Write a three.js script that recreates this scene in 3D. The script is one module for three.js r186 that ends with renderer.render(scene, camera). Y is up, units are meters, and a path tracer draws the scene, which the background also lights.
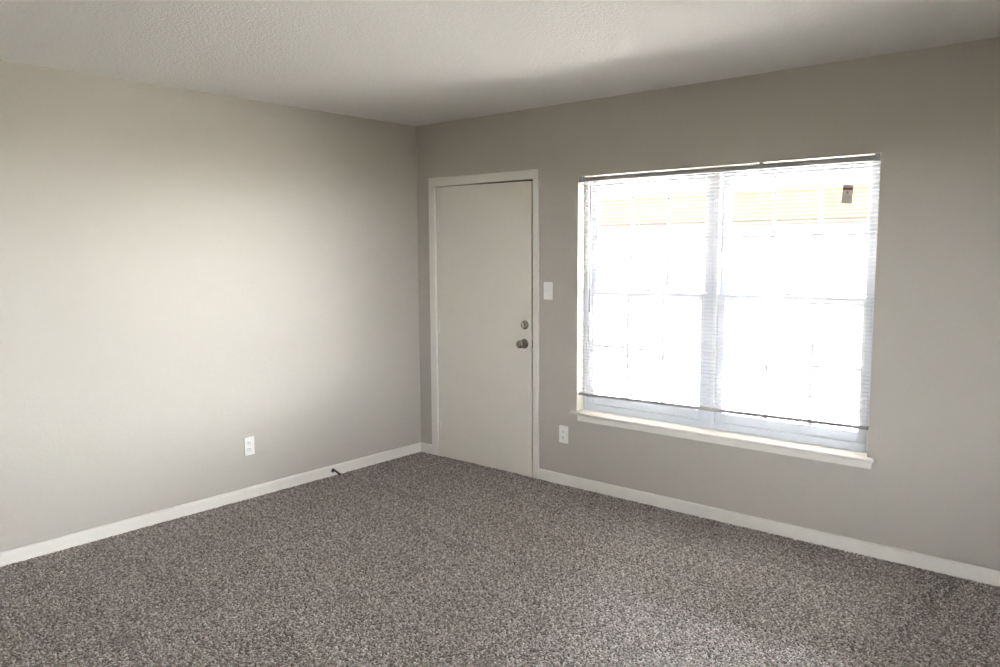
import * as THREE from 'three';
import { RoundedBoxGeometry } from 'three/addons/geometries/RoundedBoxGeometry.js';
import { mergeGeometries } from 'three/addons/utils/BufferGeometryUtils.js';

// ------------------------------------------------------------------ camera, sky, sun, exposure
const scene = new THREE.Scene();
const camera = new THREE.PerspectiveCamera(46.313, 1000 / 667, 0.05, 200);
camera.rotation.order = 'YXZ';
camera.position.set(4.2716, 1.5318, 4.0697);
camera.rotation.set(-0.106574, 0.705714, -0.004821);
scene.add(camera);

scene.background = new THREE.Color().setRGB(0.93, 0.965, 1.0);     // even overcast sky
scene.backgroundIntensity = 34;

const sun = new THREE.DirectionalLight(new THREE.Color().setRGB(1, 0.95, 0.92), 84);
sun.position.set(5, 18, -12); sun.target.position.set(0, 0, 0);   // high in front of the house: the unseen porch roof keeps it out of the room
sun.shadow.radius = 4; sun.castShadow = true;
sun.shadow.mapSize.set(2048, 2048);
Object.assign(sun.shadow.camera, { left: -25, right: 25, top: 25, bottom: -25, near: 1, far: 60 });
scene.add(sun, sun.target);

const renderer = new THREE.WebGLRenderer({ antialias: true });
renderer.toneMapping = THREE.LinearToneMapping;
renderer.toneMappingExposure = 2.1;
renderer.shadowMap.enabled = true;

// ------------------------------------------------------------------ helpers
function rng(seed) { let a = seed >>> 0; return () => { a = (a + 0x6d2b79f5) | 0; let t = Math.imul(a ^ (a >>> 15), 1 | a); t = (t + Math.imul(t ^ (t >>> 7), 61 | t)) ^ t; return ((t ^ (t >>> 14)) >>> 0) / 4294967296; }; }
const lin = (r, g, b) => new THREE.Color().setRGB(r, g, b);
const taken = {};
function numbered(n) { if (!(n in taken)) { taken[n] = 0; return n; } taken[n]++; return n + '_' + String(taken[n]).padStart(3, '0'); }
function mesh(name, geo, mat, parent = scene) {
  const m = new THREE.Mesh(Array.isArray(geo) ? (geo.length > 1 ? mergeGeometries(geo.map((g) => (g.index ? g.toNonIndexed() : g))) : geo[0]) : geo, mat);
  m.name = parent === scene ? numbered(name) : name; m.castShadow = m.receiveShadow = true; parent.add(m); return m;
}
function group(name, parent = scene) { const g = new THREE.Group(); g.name = parent === scene ? numbered(name) : name; parent.add(g); return g; }
function tag(o, label, category, grp) { o.userData.label = label; o.userData.category = category; if (grp) o.userData.group = grp; return o; }
function struct(o, label, category) { o.userData.kind = 'structure'; if (label) o.userData.label = label; if (category) o.userData.category = category; return o; }
// box between two corners, edges rounded by r, uv in metres
function box(x0, y0, z0, x1, y1, z1, r = 0) {
  const w = x1 - x0, h = y1 - y0, d = z1 - z0;
  const g = r ? new RoundedBoxGeometry(w, h, d, 2, Math.min(r, w / 2.01, h / 2.01, d / 2.01)) : new THREE.BoxGeometry(w, h, d);
  g.translate((x0 + x1) / 2, (y0 + y1) / 2, (z0 + z1) / 2);
  return metres(g);
}
function metres(g) {
  const p = g.attributes.position, n = g.attributes.normal, uv = new Float32Array(p.count * 2);
  for (let i = 0; i < p.count; i++) {
    const ax = Math.abs(n.getX(i)), ay = Math.abs(n.getY(i)), az = Math.abs(n.getZ(i));
    const [u, v] = ay >= ax && ay >= az ? [p.getX(i), p.getZ(i)] : ax >= az ? [p.getZ(i), p.getY(i)] : [p.getX(i), p.getY(i)];
    uv[i * 2] = u; uv[i * 2 + 1] = v;
  }
  g.setAttribute('uv', new THREE.BufferAttribute(uv, 2)); return g;
}
// periodic value noise
function noiseTile(seed, n) {
  const r = rng(seed), t = new Float32Array(n * n).map(() => r());
  return (x, y) => {
    x = ((x % n) + n) % n; y = ((y % n) + n) % n;
    const i = Math.floor(x), j = Math.floor(y), s = (f) => f * f * (3 - 2 * f), u = s(x - i), v = s(y - j), a = i % n, b = (i + 1) % n, c = (j % n) * n, d = ((j + 1) % n) * n;
    return (t[c + a] * (1 - u) + t[c + b] * u) * (1 - v) + (t[d + a] * (1 - u) + t[d + b] * u) * v;
  };
}
function dataTex(size, f, metresPerTile, srgb = false) {
  const d = new Uint8Array(size * size * 4);
  for (let y = 0; y < size; y++) for (let x = 0; x < size; x++) {
    const c = f(x / size, y / size), o = (y * size + x) * 4;
    for (let k = 0; k < 3; k++) d[o + k] = Math.max(0, Math.min(255, Math.round(255 * (Array.isArray(c) ? c[k] : c))));
    d[o + 3] = 255;
  }
  const t = new THREE.DataTexture(d, size, size); t.wrapS = t.wrapT = THREE.RepeatWrapping; t.magFilter = THREE.LinearFilter; t.minFilter = THREE.LinearMipmapLinearFilter; t.generateMipmaps = true;
  if (srgb) t.colorSpace = THREE.SRGBColorSpace;
  t.repeat.set(1 / metresPerTile, 1 / metresPerTile); t.needsUpdate = true; return t;
}

// ------------------------------------------------------------------ materials
const std = (c, roughness, extra = {}) => new THREE.MeshStandardMaterial({ color: c, roughness, ...extra });
const nA = noiseTile(11, 128), nB = noiseTile(12, 256), nC = noiseTile(13, 16), nD = noiseTile(14, 512);
const orangePeel = dataTex(512, (u, v) => 0.55 * nA(u * 128, v * 128) + 0.3 * nB(u * 256, v * 256) + 0.15 * nC(u * 16, v * 16), 0.9);
const popcorn = dataTex(1024, (u, v) => { const a = nB(u * 256, v * 256), b = nD(u * 512, v * 512), c = nA(u * 128, v * 128); return Math.pow(Math.max(0, 0.5 * a + 0.35 * b + 0.35 * c - 0.2), 1.2); }, 1.6);
const M = {
  wall: std(lin(0.500, 0.470, 0.418), 0.62, { bumpMap: orangePeel, bumpScale: 0.0006 }),
  ceiling: std(lin(0.88, 0.88, 0.86), 0.95, { bumpMap: popcorn, bumpScale: 0.0019 }),
  trim: std(lin(0.84, 0.812, 0.755), 0.4),
  door: std(lin(0.80, 0.762, 0.69), 0.45),
  vinyl: std(lin(0.64, 0.67, 0.73), 0.35),
  slat: std(lin(0.47, 0.47, 0.475), 0.4, { side: THREE.DoubleSide }),  // backlit shade put into the colour: slats greyed to read against bright panes
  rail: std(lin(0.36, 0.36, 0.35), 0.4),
  cord: std(lin(0.75, 0.74, 0.70), 0.8),
  plate: std(lin(0.88, 0.87, 0.84), 0.3),
  slot: std(lin(0.03, 0.03, 0.03), 0.6),
  nickel: std(lin(0.27, 0.245, 0.215), 0.25, { metalness: 1 }),
  dark: std(lin(0.06, 0.055, 0.05), 0.6),
  rubber: std(lin(0.05, 0.05, 0.048), 0.5),
  brass: std(lin(0.5, 0.45, 0.36), 0.35, { metalness: 1 }),
  glass: new THREE.MeshPhysicalMaterial({ color: 0xffffff, roughness: 0.02, transmission: 1, thickness: 0, ior: 1.5 }),
  wand: std(lin(0.30, 0.31, 0.30), 0.2),
  concrete: std(lin(0.60, 0.585, 0.56), 0.9),
  grass: std(lin(0.11, 0.105, 0.08), 1),
  stucco: std(lin(0.62, 0.60, 0.57), 0.9),
  tan: new THREE.MeshPhysicalMaterial({ color: lin(0.065, 0.048, 0.014), roughness: 1, specularIntensity: 0.2 }),
  roof: std(lin(0.10, 0.095, 0.09), 0.95),
  siding: new THREE.MeshPhysicalMaterial({ color: lin(0.10, 0.085, 0.080), roughness: 1, specularIntensity: 0.2 }),
};

// ------------------------------------------------------------------ the setting
const W = 5.0, D = 6.2, H = 2.44, T = 0.16;                       // room: x 0..W, z 0..D
const OX0 = 1.449, OX1 = 3.200, OY0 = 0.482, OY1 = 1.985;         // window opening
const DX0 = 0.180, DX1 = 1.106, DY1 = 2.010;                      // door opening
{
  const s = new THREE.Shape();                                    // outline with the doorway cut from the bottom, the window as a hole
  s.moveTo(-T, -0.2); s.lineTo(DX0, -0.2); s.lineTo(DX0, DY1); s.lineTo(DX1, DY1); s.lineTo(DX1, -0.2); s.lineTo(W + T, -0.2); s.lineTo(W + T, H + 0.15); s.lineTo(-T, H + 0.15); s.closePath();
  const h = new THREE.Path(); h.moveTo(OX0, OY0); h.lineTo(OX0, OY1); h.lineTo(OX1, OY1); h.lineTo(OX1, OY0); h.closePath(); s.holes.push(h);
  const g = new THREE.ExtrudeGeometry(s, { depth: T, bevelEnabled: false }); g.translate(0, 0, -T);
  struct(mesh('wall_front', metres(g), M.wall), 'greige painted wall holding the door and the window', 'wall');
}
struct(mesh('wall_left', box(-T, -0.2, 0, 0, H + 0.15, D), M.wall), 'bare greige painted wall left of the door corner', 'wall');
// window added in the unseen right wall as fill daylight for the room
const PZ0 = 2.3, PZ1 = 3.4, PY0 = 0.50, PY1 = 1.985;
{
  const s = new THREE.Shape();
  s.moveTo(0, -0.2); s.lineTo(D, -0.2); s.lineTo(D, H + 0.15); s.lineTo(0, H + 0.15); s.closePath();
  const h = new THREE.Path(); h.moveTo(PZ0, PY0); h.lineTo(PZ0, PY1); h.lineTo(PZ1, PY1); h.lineTo(PZ1, PY0); h.closePath(); s.holes.push(h);
  const g = new THREE.ExtrudeGeometry(s, { depth: T, bevelEnabled: false }); g.rotateY(-Math.PI / 2); g.translate(W + T, 0, 0);
  struct(mesh('wall_right', metres(g), M.wall), 'greige painted wall with the added fill light window', 'wall');
  const w = struct(group('window_2'), 'window added out of view in the right wall for fill daylight', 'window'), x0 = W + 0.06, x1 = W + 0.13, f = 0.06;
  mesh('frame', box(x0, PY0, PZ0, x1, PY1, PZ0 + f, 0.003), M.vinyl, w); mesh('frame', box(x0, PY0, PZ1 - f, x1, PY1, PZ1, 0.003), M.vinyl, w);
  mesh('frame', box(x0, PY0, PZ0 + f, x1, PY0 + f, PZ1 - f, 0.003), M.vinyl, w); mesh('frame', box(x0, PY1 - f, PZ0 + f, x1, PY1, PZ1 - f, 0.003), M.vinyl, w);
  const pg = new THREE.PlaneGeometry(PZ1 - PZ0 - 2 * f, PY1 - PY0 - 2 * f); pg.rotateY(Math.PI / 2); pg.translate(W + 0.095, (PY0 + PY1) / 2, (PZ0 + PZ1) / 2); mesh('pane', pg, M.glass, w);
}
struct(mesh('wall_back', box(-T, -0.2, D, W + T, H + 0.15, D + T), M.wall), 'plain greige wall behind the viewer', 'wall');
struct(mesh('ceiling', box(-T, H, -T, W + T, H + 0.15, D + T), M.ceiling), 'white textured ceiling', 'ceiling');

// ---- floor: backing and looped pile
const PILE = 0.014;
const floor = struct(mesh('floor', box(0, -0.2, 0, W, -PILE, D), std(lin(0.05, 0.045, 0.042), 1)), 'carpeted floor', 'floor');
{
  const S = 0.4, N = 62, st = S / N, r = rng(77), pos = [], col = [], idx = [];
  const tones = [[0.10, 0.080, 0.070], [0.19, 0.162, 0.147], [0.31, 0.278, 0.258], [0.45, 0.415, 0.395], [0.62, 0.585, 0.565]], share = [0.24, 0.28, 0.24, 0.16, 0.08];
  for (let i = 0; i < N; i++) for (let j = 0; j < N; j++) {
    const x = (i + r() * 1.2 - 0.1) * st - S / 2, z = (j + r() * 1.2 - 0.1) * st - S / 2, a = r() * 6.283, lean = 0.003 + r() * 0.007, h = PILE * (0.78 + r() * 0.24), rad = 0.0024 + r() * 0.0014, tw = r() * 6.283;
    let q = r(), k = 0; while (q > share[k] && k < 4) { q -= share[k]; k++; }
    const v = 1.28 + r() * 0.35, c = tones[k].map((t) => t * v), base = pos.length / 3;
    for (let L = 0; L < 4; L++) {
      const t = L / 3, off = lean * t * t, cx = x + Math.cos(a) * off, cz = z + Math.sin(a) * off, y = h * [0, 0.45, 0.86, 1][L], rr = rad * [0.8, 1.1, 1.3, 0.75][L];
      for (let e = 0; e < 4; e++) { const b = tw + e * 1.5708 + t * 1.3; pos.push(cx + Math.cos(b) * rr, y, cz + Math.sin(b) * rr); col.push(...c); }
    }
    for (let L = 0; L < 3; L++) for (let e = 0; e < 4; e++) { const p = base + L * 4 + e, p2 = base + L * 4 + (e + 1) % 4; idx.push(p, p + 4, p2, p2, p + 4, p2 + 4); }
    const cb = pos.length / 3, ta = r() * 6.283, ts = r() * 0.3, off = lean;      // cut end of the yarn: a nearly level facet of its own
    for (let e = 0; e < 4; e++) {
      const b = tw + e * 1.5708 + 1.3, rr = rad * 1.25, dx = Math.cos(b) * rr, dz = Math.sin(b) * rr;
      pos.push(x + Math.cos(a) * off + dx, h + 0.0006 + (dx * Math.cos(ta) + dz * Math.sin(ta)) * ts, z + Math.sin(a) * off + dz); col.push(...c);
    }
    idx.push(cb, cb + 2, cb + 1, cb, cb + 3, cb + 2);
  }
  const g = new THREE.BufferGeometry();
  g.setAttribute('position', new THREE.Float32BufferAttribute(pos, 3)); g.setAttribute('color', new THREE.Float32BufferAttribute(col, 3)); g.setIndex(idx); g.computeVertexNormals();
  const nz = Math.ceil((D - 0.1) / S);
  const im = new THREE.InstancedMesh(g, new THREE.MeshPhysicalMaterial({ color: 0xffffff, vertexColors: true, roughness: 0.38, ior: 1.65 }), Math.ceil(W / S) * nz);
  const m = new THREE.Matrix4(), mr = new THREE.Matrix4(); let n = 0;
  for (let i = 0; i < Math.ceil(W / S); i++) for (let j = 0; j < nz; j++) {
    mr.makeRotationY(Math.floor(r() * 4) * Math.PI / 2);
    m.makeTranslation(0.005 + S / 2 + i * S, -PILE, 0.005 + S / 2 + j * S).multiply(mr); im.setMatrixAt(n++, m);
  }
  im.count = n; im.name = 'carpet_pile'; im.userData.kind = 'stuff'; tag(im, 'taupe speckled frieze carpet pile over the whole floor', 'carpet'); im.castShadow = im.receiveShadow = true; scene.add(im);
}

// ---- baseboards: rounded-over profile swept along a wall
function baseboard(name, len, place, label) {
  const s = new THREE.Shape(), h = 0.069, t = 0.013;
  s.moveTo(0, -PILE); s.lineTo(t, -PILE); s.lineTo(t, h - 0.016); s.bezierCurveTo(t, h - 0.006, t * 0.7, h, t * 0.35, h); s.lineTo(0, h); s.closePath();
  const g = new THREE.ExtrudeGeometry(s, { depth: len, bevelEnabled: false, curveSegments: 6 });
  place(g); struct(mesh(name, g, M.trim), label, 'baseboard');
}
baseboard('baseboard_left', D, (g) => {}, 'white baseboard along the bare left wall');
baseboard('baseboard_front', DX0 - 0.044 - 0.013, (g) => { g.rotateY(-Math.PI / 2); g.translate(DX0 - 0.044, 0, 0); }, 'short white baseboard between the corner and the door casing');
baseboard('baseboard_front', W - 1.149, (g) => { g.rotateY(-Math.PI / 2); g.translate(W, 0, 0); }, 'white baseboard running under the window');

// ------------------------------------------------------------------ door_1
{
  const d = struct(group('door_1'), 'white flush entry door in a painted casing', 'door');
  // casing: rounded flat stock, mitre-free as in the photograph
  const casing = (g) => mesh('casing', g, M.trim, d);
  casing(box(0.136, -PILE, 0, 0.199, 1.990, 0.017, 0.005));
  casing(box(1.102, -PILE, 0, 1.148, 1.990, 0.017, 0.005));
  casing(box(0.136, 1.990, 0, 1.148, 2.053, 0.0175, 0.005));
  const jamb = (g) => mesh('jamb', g, M.trim, d);
  jamb(box(DX0, -PILE, -T, DX0 + 0.020, 1.992, 0)); jamb(box(DX1 - 0.012, -PILE, -T, DX1, 1.992, 0)); jamb(box(DX0, 1.992, -T, DX1, DY1, 0));
  const stop = (g) => mesh('door_stop', g, M.trim, d);
  stop(box(DX0 + 0.020, -PILE, -0.075, DX0 + 0.033, 1.992, -0.042)); stop(box(DX1 - 0.025, -PILE, -0.075, DX1 - 0.012, 1.992, -0.042)); stop(box(DX0 + 0.033, 1.979, -0.075, DX1 - 0.025, 1.992, -0.042));
  mesh('threshold', box(DX0, -0.05, -T, DX1, -0.010, -0.005, 0.003), M.brass, d);
  const ps = new THREE.Shape(); ps.moveTo(0.2045, -0.006); ps.lineTo(1.081, -0.006); ps.lineTo(1.081, 1.9785); ps.lineTo(0.2045, 1.9860); ps.closePath();   // a little sag at the latch side
  const pe = new THREE.ExtrudeGeometry(ps, { depth: 0.041, bevelEnabled: true, bevelThickness: 0.002, bevelSize: 0.002, bevelSegments: 2 }); pe.translate(0, 0, -0.039);
  const p = mesh('door_panel', metres(pe), M.door, d);
  const gapShade = (g) => mesh('gap_shade_strip', g, M.dark, d);  // dark strips set behind the door gap to deepen its shade
  gapShade(box(DX1 - 0.025, -PILE, -0.0420, DX1 - 0.012, 1.992, -0.0380)); gapShade(box(DX0 + 0.033, 1.976, -0.0420, DX1 - 0.025, 1.992, -0.0415));
  // hinges: painted over, barrel with finial pins and two leaves
  for (const y of [1.716, 0.975, 0.216]) {
    const g = [];
    for (let k = 0; k < 5; k++) { const c = new THREE.CylinderGeometry(0.0062, 0.0062, 0.0188, 12); c.translate(0.2005, y + (k - 2) * 0.0196, 0.0195); g.push(c); }
    for (const s of [-1, 1]) { const c = new THREE.SphereGeometry(0.0055, 10, 6); c.translate(0.2005, y + s * 0.050, 0.0195); g.push(c); }
    g.push(box(0.2005, y - 0.048, 0.003, 0.226, y + 0.048, 0.0068));
    mesh('hinge', g.map((a) => { a = a.index ? a.toNonIndexed() : a; a.deleteAttribute('uv'); return a; }), M.trim, p);
  }
  // knob: rose, neck, ball
  {
    const pr = [[0, 0], [0.033, 0], [0.033, 0.004], [0.029, 0.008], [0.017, 0.011], [0.0135, 0.016], [0.0130, 0.026], [0.019, 0.033], [0.0262, 0.042], [0.0275, 0.050], [0.0255, 0.058], [0.019, 0.0635], [0.012, 0.065], [0, 0.0655]].map(([a, b]) => new THREE.Vector2(a, b));
    const g = new THREE.LatheGeometry(pr, 32); g.rotateX(Math.PI / 2); g.translate(1.0235, 0.906, 0.004); mesh('door_knob', g, M.nickel, p).userData.label = 'satin nickel round door knob';
  }
  {
    const pr = [[0, 0], [0.0305, 0], [0.0305, 0.005], [0.027, 0.0115], [0.021, 0.014], [0, 0.0145]].map(([a, b]) => new THREE.Vector2(a, b));
    const g = new THREE.LatheGeometry(pr, 32); g.rotateX(Math.PI / 2);
    const t = new RoundedBoxGeometry(0.0085, 0.034, 0.020, 2, 0.003); t.rotateZ(0.12); t.translate(0, 0, 0.023);
    const all = [g, t].map((a) => { a = a.index ? a.toNonIndexed() : a; a.deleteAttribute('uv'); return a; });
    const k = mesh('deadbolt', all, M.nickel, p); k.position.set(1.028, 1.033, 0.004); k.userData.label = 'satin nickel deadbolt with thumb turn';
  }
  mesh('latch_plate', box(1.0828, 0.882, -0.033, 1.0842, 0.932, -0.004), M.nickel, p);
  mesh('strike_plate', box(1.0925, 0.872, -0.037, 1.0965, 0.942, 0.002, 0.0008), M.nickel, d);
}

// ------------------------------------------------------------------ window_1
{
  const w = struct(group('window_1'), 'wide white window of two double hung units with grilles', 'window');
  const y0 = 0.500, zF = -0.075, zB = -0.155;
  // stool and apron
  mesh('stool', box(OX0, 0.482, zF - 0.02, OX1, 0.500, 0.0), M.trim, w);
  mesh('stool_nosing', box(1.408, 0.481, 0, 3.242, 0.5005, 0.038, 0.008), M.trim, w);
  mesh('apron', box(1.462, 0.442, 0, 3.226, 0.481, 0.014, 0.003), M.trim, w);
  const units = [[OX0, 2.3245], [2.3245, OX1]];
  for (const [a, b] of units) {
    const f = 0.030;
    mesh('frame_jamb', box(a, y0, zB, a + f, OY1, zF, 0.003), M.vinyl, w);
    mesh('frame_jamb', box(b - f, y0, zB, b, OY1, zF, 0.003), M.vinyl, w);
    mesh('frame_head', box(a + f, OY1 - 0.026, zB, b - f, OY1, zF, 0.003), M.vinyl, w);
    mesh('frame_sill', box(a + f, y0, zB, b - f, y0 + 0.045, zF, 0.003), M.vinyl, w);
    const sash = (name, zc, yb, yt, rb, rt) => {
      const g = group(name, w), st = 0.042, x0 = a + f + 0.001, x1 = b - f - 0.001, za = zc - 0.016, zb = zc + 0.016;
      mesh('stile', box(x0, yb, za, x0 + st, yt, zb, 0.004), M.vinyl, g); mesh('stile', box(x1 - st, yb, za, x1, yt, zb, 0.004), M.vinyl, g);
      mesh('rail', box(x0 + st, yb, za, x1 - st, yb + rb, zb, 0.004), M.vinyl, g); mesh('rail', box(x0 + st, yt - rt, za, x1 - st, yt, zb, 0.004), M.vinyl, g);
      const gx0 = x0 + st, gx1 = x1 - st, gy0 = yb + rb, gy1 = yt - rt, t = 0.0115, ym = (gy0 + gy1) / 2, pw = (gx1 - gx0) / 3;
      for (const k of [1, 2]) mesh('muntin', box(gx0 + pw * k - t, gy0, zc - 0.006, gx0 + pw * k + t, gy1, zc + 0.006, 0.002), M.vinyl, g);
      for (const k of [0, 1, 2]) mesh('muntin', box(gx0 + pw * k + (k ? t : 0), ym - t, zc - 0.006, gx0 + pw * (k + 1) - (k < 2 ? t : 0), ym + t, zc + 0.006, 0.002), M.vinyl, g);
      for (let i = 0; i < 3; i++) for (let j = 0; j < 2; j++) {
        const px0 = gx0 + pw * i + (i ? t : 0), px1 = gx0 + pw * (i + 1) - (i < 2 ? t : 0), py0 = j ? ym + t : gy0, py1 = j ? gy1 : ym - t;
        const pg = new THREE.PlaneGeometry(px1 - px0, py1 - py0); pg.translate((px0 + px1) / 2, (py0 + py1) / 2, zc); mesh('pane', pg, M.glass, g);
      }
      return g;
    };
    sash('upper_sash', -0.132, 1.243, OY1 - 0.026, 0.040, 0.032);
    const lo = sash('lower_sash', -0.096, y0 + 0.045, 1.283, 0.055, 0.042);
    mesh('sash_lock', box((a + b) / 2 - 0.03, 1.283, -0.106, (a + b) / 2 + 0.03, 1.294, -0.086, 0.003), M.vinyl, lo);
  }
}

// ------------------------------------------------------------------ mini blind
{
  const b = tag(group('mini_blind'), 'aluminium mini blind lowered across the whole window, open slats greyed for backlit shade', 'blind');
  const x0 = OX0 + 0.004, x1 = OX1 - 0.004, len = x1 - x0, xm = (x0 + x1) / 2, zc = -0.018;
  b.position.set(xm, 0, zc);
  // headrail: open channel
  {
    const s = new THREE.Shape(); s.moveTo(-0.0125, 0.025); s.lineTo(-0.0125, 0); s.lineTo(0.0125, 0); s.lineTo(0.0125, 0.025); s.lineTo(0.0108, 0.025); s.lineTo(0.0108, 0.0015); s.lineTo(-0.0108, 0.0015); s.lineTo(-0.0108, 0.025); s.closePath();
    const g = new THREE.ExtrudeGeometry(s, { depth: len - 0.02, bevelEnabled: false }); g.translate(0, 0, -(len - 0.02) / 2); g.rotateY(Math.PI / 2); g.translate(0, 1.951, 0);
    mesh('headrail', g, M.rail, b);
  }
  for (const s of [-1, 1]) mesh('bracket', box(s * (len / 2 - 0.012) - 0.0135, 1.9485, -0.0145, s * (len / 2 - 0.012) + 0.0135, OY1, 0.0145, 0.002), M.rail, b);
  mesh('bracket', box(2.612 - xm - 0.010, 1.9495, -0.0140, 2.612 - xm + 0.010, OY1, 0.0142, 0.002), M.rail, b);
  // slats: crowned strips, outer edge lower than the room edge
  const wS = 0.025, crown = 0.0018, tilt = 0.09, top = 1.936, pitch = 0.0203, tiltEnd = 0.0155, N = 64;
  const sg = (() => {
    const g = new THREE.PlaneGeometry(len - 0.006, wS, 1, 6), p = g.attributes.position;
    for (let i = 0; i < p.count; i++) { const t = p.getY(i) / (wS / 2), z = p.getY(i), y = crown * (1 - t * t); p.setXYZ(i, p.getX(i), y, z); }
    g.computeVertexNormals(); return g;
  })();
  const bottomY = 0.627;
  for (let k = 0; k < N; k++) {
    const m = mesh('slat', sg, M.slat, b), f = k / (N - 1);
    m.position.set(0, top + (bottomY + 0.016 - top) * f, 0); m.rotation.set(-tilt, 0, 0); 
    const r = rng(900 + k); m.rotation.x += (r() - 0.5) * 0.03; m.rotation.z = tiltEnd * f + (r() - 0.5) * 0.0006;
  }
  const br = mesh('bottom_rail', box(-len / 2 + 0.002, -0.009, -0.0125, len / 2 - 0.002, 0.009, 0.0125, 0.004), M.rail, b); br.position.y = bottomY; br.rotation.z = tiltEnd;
  for (const x of [1.535, 2.366, 3.15]) {
    const dx = x - xm, yb = bottomY + dx * tiltEnd, g = [];
    for (const z of [-0.0128, 0.0128]) { const c = new THREE.CylinderGeometry(0.0007, 0.0007, 1.951 - yb, 6); c.translate(dx, (1.951 + yb) / 2, z); g.push(c); }
    const c = new THREE.CylinderGeometry(0.0009, 0.0009, 1.951 - yb, 6); c.translate(dx + 0.008, (1.951 + yb) / 2, 0); g.push(c);
    mesh('ladder_cord', g, M.cord, b);
  }
  // tilt wand on its hook
  {
    const dx = 1.546 - xm, g = new THREE.CylinderGeometry(0.0042, 0.0042, 0.775, 6); g.translate(0, -0.3875, 0);
    const w = mesh('tilt_wand', g, M.wand, b); w.position.set(dx, 1.925, 0.022); w.rotation.z = -0.004;
    const hk = new THREE.TubeGeometry(new THREE.CatmullRomCurve3([[0, 0.026, -0.012], [0, 0.022, -0.004], [0, 0.012, 0], [0, 0, 0]].map((a) => new THREE.Vector3(...a))), 10, 0.0016, 6); mesh('wand_hook', hk, M.rail, w);
    const tip = new THREE.CylinderGeometry(0.0052, 0.0052, 0.02, 8); tip.translate(0, -0.770, 0); mesh('wand_tip', tip, M.wand, w);
  }
}
// paper tag hanging on the front of the slats
{
  const c = document.createElement('canvas'); c.width = 100; c.height = 180; const x = c.getContext('2d');
  x.fillStyle = '#e6e2d8'; x.fillRect(0, 0, 100, 180);
  x.fillStyle = '#7a3a30'; x.fillRect(2, 30, 96, 20);
  x.fillStyle = '#8a857b'; x.fillRect(44, 62, 10, 26); x.fillRect(38, 70, 22, 5);
  x.fillStyle = '#a9a498'; for (let k = 0; k < 7; k++) x.fillRect(10, 100 + k * 10, 62 + ((k * 37) % 20), 3);
  const t = new THREE.CanvasTexture(c); t.colorSpace = THREE.SRGBColorSpace;
  const face = std(new THREE.Color(0xffffff), 0.8, { map: t }), edge = std(lin(0.45, 0.43, 0.38), 0.8);
  const m = new THREE.Mesh(new THREE.BoxGeometry(0.052, 0.094, 0.0008), [edge, edge, edge, edge, face, edge]);
  m.name = numbered('warning_tag'); m.position.set(3.055, 1.797, 0.0015); m.rotation.z = -0.075; m.castShadow = m.receiveShadow = true; scene.add(m);
  tag(m, 'small grey paper tag with dark red band hanging on the blind', 'tag');
}

// ------------------------------------------------------------------ switch and outlets
function strip(a) { a = a.index ? a.toNonIndexed() : a; a.deleteAttribute('uv'); return a; }
function screw(parent, y) { const g = new THREE.CylinderGeometry(0.0032, 0.0036, 0.0014, 12); g.rotateX(Math.PI / 2); g.translate(0, y, 0.0068); mesh('screw', g, M.plate, parent); }
function plateGeo() {
  const s = new THREE.Shape(), w = 0.035, h = 0.0572, r = 0.004;
  s.moveTo(-w + r, -h); s.lineTo(w - r, -h); s.quadraticCurveTo(w, -h, w, -h + r); s.lineTo(w, h - r); s.quadraticCurveTo(w, h, w - r, h); s.lineTo(-w + r, h); s.quadraticCurveTo(-w, h, -w, h - r); s.lineTo(-w, -h + r); s.quadraticCurveTo(-w, -h, -w + r, -h);
  return new THREE.ExtrudeGeometry(s, { depth: 0.0025, bevelEnabled: true, bevelThickness: 0.003, bevelSize: 0.0028, bevelOffset: -0.0028, bevelSegments: 3 });
}
{
  const s = tag(group('light_switch'), 'white toggle light switch between the door casing and the window', 'light switch');
  s.position.set(1.2185, 1.2665, 0);
  mesh('plate', plateGeo(), M.plate, s); screw(s, 0.030); screw(s, -0.030);
  mesh('collar', box(-0.0055, -0.0125, 0.005, 0.0055, 0.0125, 0.0066, 0.0006), M.plate, s);
  const t = new RoundedBoxGeometry(0.0085, 0.010, 0.020, 2, 0.002); t.translate(0, 0, 0.008); t.rotateX(-0.45); t.translate(0, 0, 0.006); mesh('toggle', t, M.plate, s);
}
function outlet(label) {
  const o = tag(group('wall_outlet'), label, 'outlet', 'duplex wall outlets');
  mesh('plate', plateGeo(), M.plate, o); screw(o, 0);
  for (const y of [0.0195, -0.0195]) {
    const sh = new THREE.Shape(), a = 0.0168, b = 0.0138;
    sh.absarc(0, 0, a, -0.95, 0.95 , false); sh.lineTo(-a * Math.cos(0.95), b); sh.absarc(0, 0, a, Math.PI - 0.95, Math.PI + 0.95, false); sh.closePath();
    const g = new THREE.ExtrudeGeometry(sh, { depth: 0.0022, bevelEnabled: true, bevelThickness: 0.0006, bevelSize: 0.0006, bevelSegments: 1 }); g.translate(0, y, 0.0048);
    const r = mesh('receptacle', g, M.plate, o), sl = [];
    for (const [dx, h] of [[-0.0062, 0.0085], [0.0062, 0.0068]]) sl.push(strip(box(dx - 0.0014, y + 0.0028 - h / 2 + 0.001, 0.0072, dx + 0.0014, y + 0.0028 + h / 2 + 0.001, 0.0079)));
    const gr = new THREE.CylinderGeometry(0.0027, 0.0027, 0.0007, 10); gr.rotateX(Math.PI / 2); gr.translate(0, y - 0.0075, 0.00755); sl.push(strip(gr));
    mesh('slots', sl, M.slot, r);
  }
  return o;
}
outlet('white duplex outlet below the left end of the window').position.set(1.347, 0.333, 0);
{ const o = outlet('white duplex outlet low on the bare left wall'); o.position.set(0, 0.327, 1.469); o.rotation.y = Math.PI / 2; }

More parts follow.
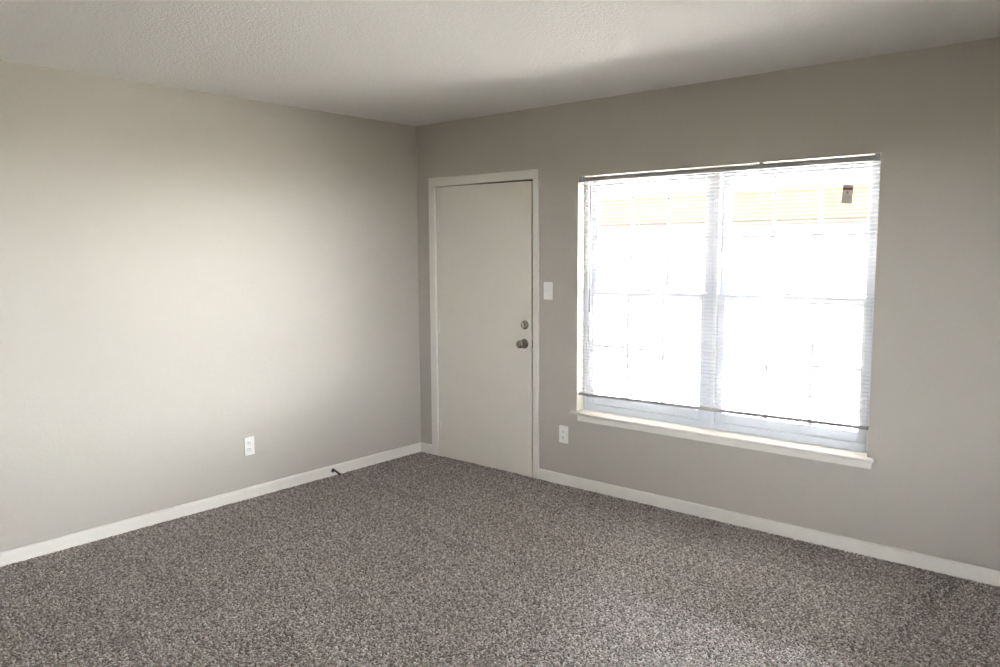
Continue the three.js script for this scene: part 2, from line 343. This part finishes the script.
// ---- cable stub out of the left baseboard
{
  const c = tag(group('coax_cable'), 'short dark cable stub sticking out of the left baseboard', 'cable');
  c.position.set(0.013, 0.036, 0.845);
  const path = new THREE.CatmullRomCurve3([[-0.004, 0.000, 0.002], [0.012, 0.004, 0.000], [0.022, -0.004, -0.008], [0.030, -0.016, -0.020], [0.035, -0.027, -0.030]].map((a) => new THREE.Vector3(...a)));
  mesh('jacket', new THREE.TubeGeometry(path, 24, 0.0072, 10), M.rubber, c);
  const con = new THREE.CylinderGeometry(0.0085, 0.0085, 0.012, 6), tip = path.getPoint(1), dir = path.getTangent(1);
  const k = mesh('connector', con, M.dark, c); k.position.copy(tip); k.quaternion.setFromUnitVectors(new THREE.Vector3(0, 1, 0), dir);
  const col = new THREE.CylinderGeometry(0.013, 0.015, 0.004, 14); col.rotateZ(Math.PI / 2); col.translate(0.002, 0, 0.002); mesh('grommet', col, M.dark, c);
}

// ------------------------------------------------------------------ outside
// unseen porch roof, its depth shaped to cut high sky light off the window
{
  const p = struct(group('unseen_porch_roof'), 'unseen porch roof shaped to cut off the high sky light', 'porch');
  mesh('porch_ceiling', box(-6, 2.46, -3.3, 11, 2.52, -T), M.stucco, p);
  mesh('porch_beam', box(-6, 2.30, -3.42, 11, 2.62, -3.3), M.stucco, p);
  mesh('decking', box(-6, 2.60, -3.3, 11, 2.64, D + 0.6), M.roof, p);
}
struct(mesh('ground_lawn', box(-40, -0.5, -60, 45, -0.22, 40), M.grass), 'ground outside', 'ground');
struct(mesh('ground_walkway', box(-14, -0.22, -4.4, 12, -0.19, -T), M.concrete), 'pale concrete walkway outside the window', 'ground');
{
  const n = tag(group('neighbour_building'), 'low building with tan fascia across the courtyard', 'building'); n.position.set(-4, -0.22, -11);
  mesh('wall', box(-14, 0, -6, 14, 2.45, 0), M.siding, n);
  mesh('fascia', box(-14.6, 2.30, 0.55, 14.6, 2.84, 0.6), M.tan, n);
  mesh('soffit', box(-14.6, 2.45, -6.6, 14.6, 2.84, 0.55), M.tan, n);
  const s = new THREE.Shape(); s.moveTo(0.65, 2.92); s.lineTo(-3, 3.4); s.lineTo(-6.65, 2.92); s.lineTo(-6.65, 2.84); s.lineTo(0.65, 2.84); s.closePath();
  const g = new THREE.ExtrudeGeometry(s, { depth: 29.2, bevelEnabled: false }); g.rotateY(-Math.PI / 2); g.translate(14.6, 0, 0); mesh('roof', g, M.roof, n);
}

renderer.render(scene, camera);
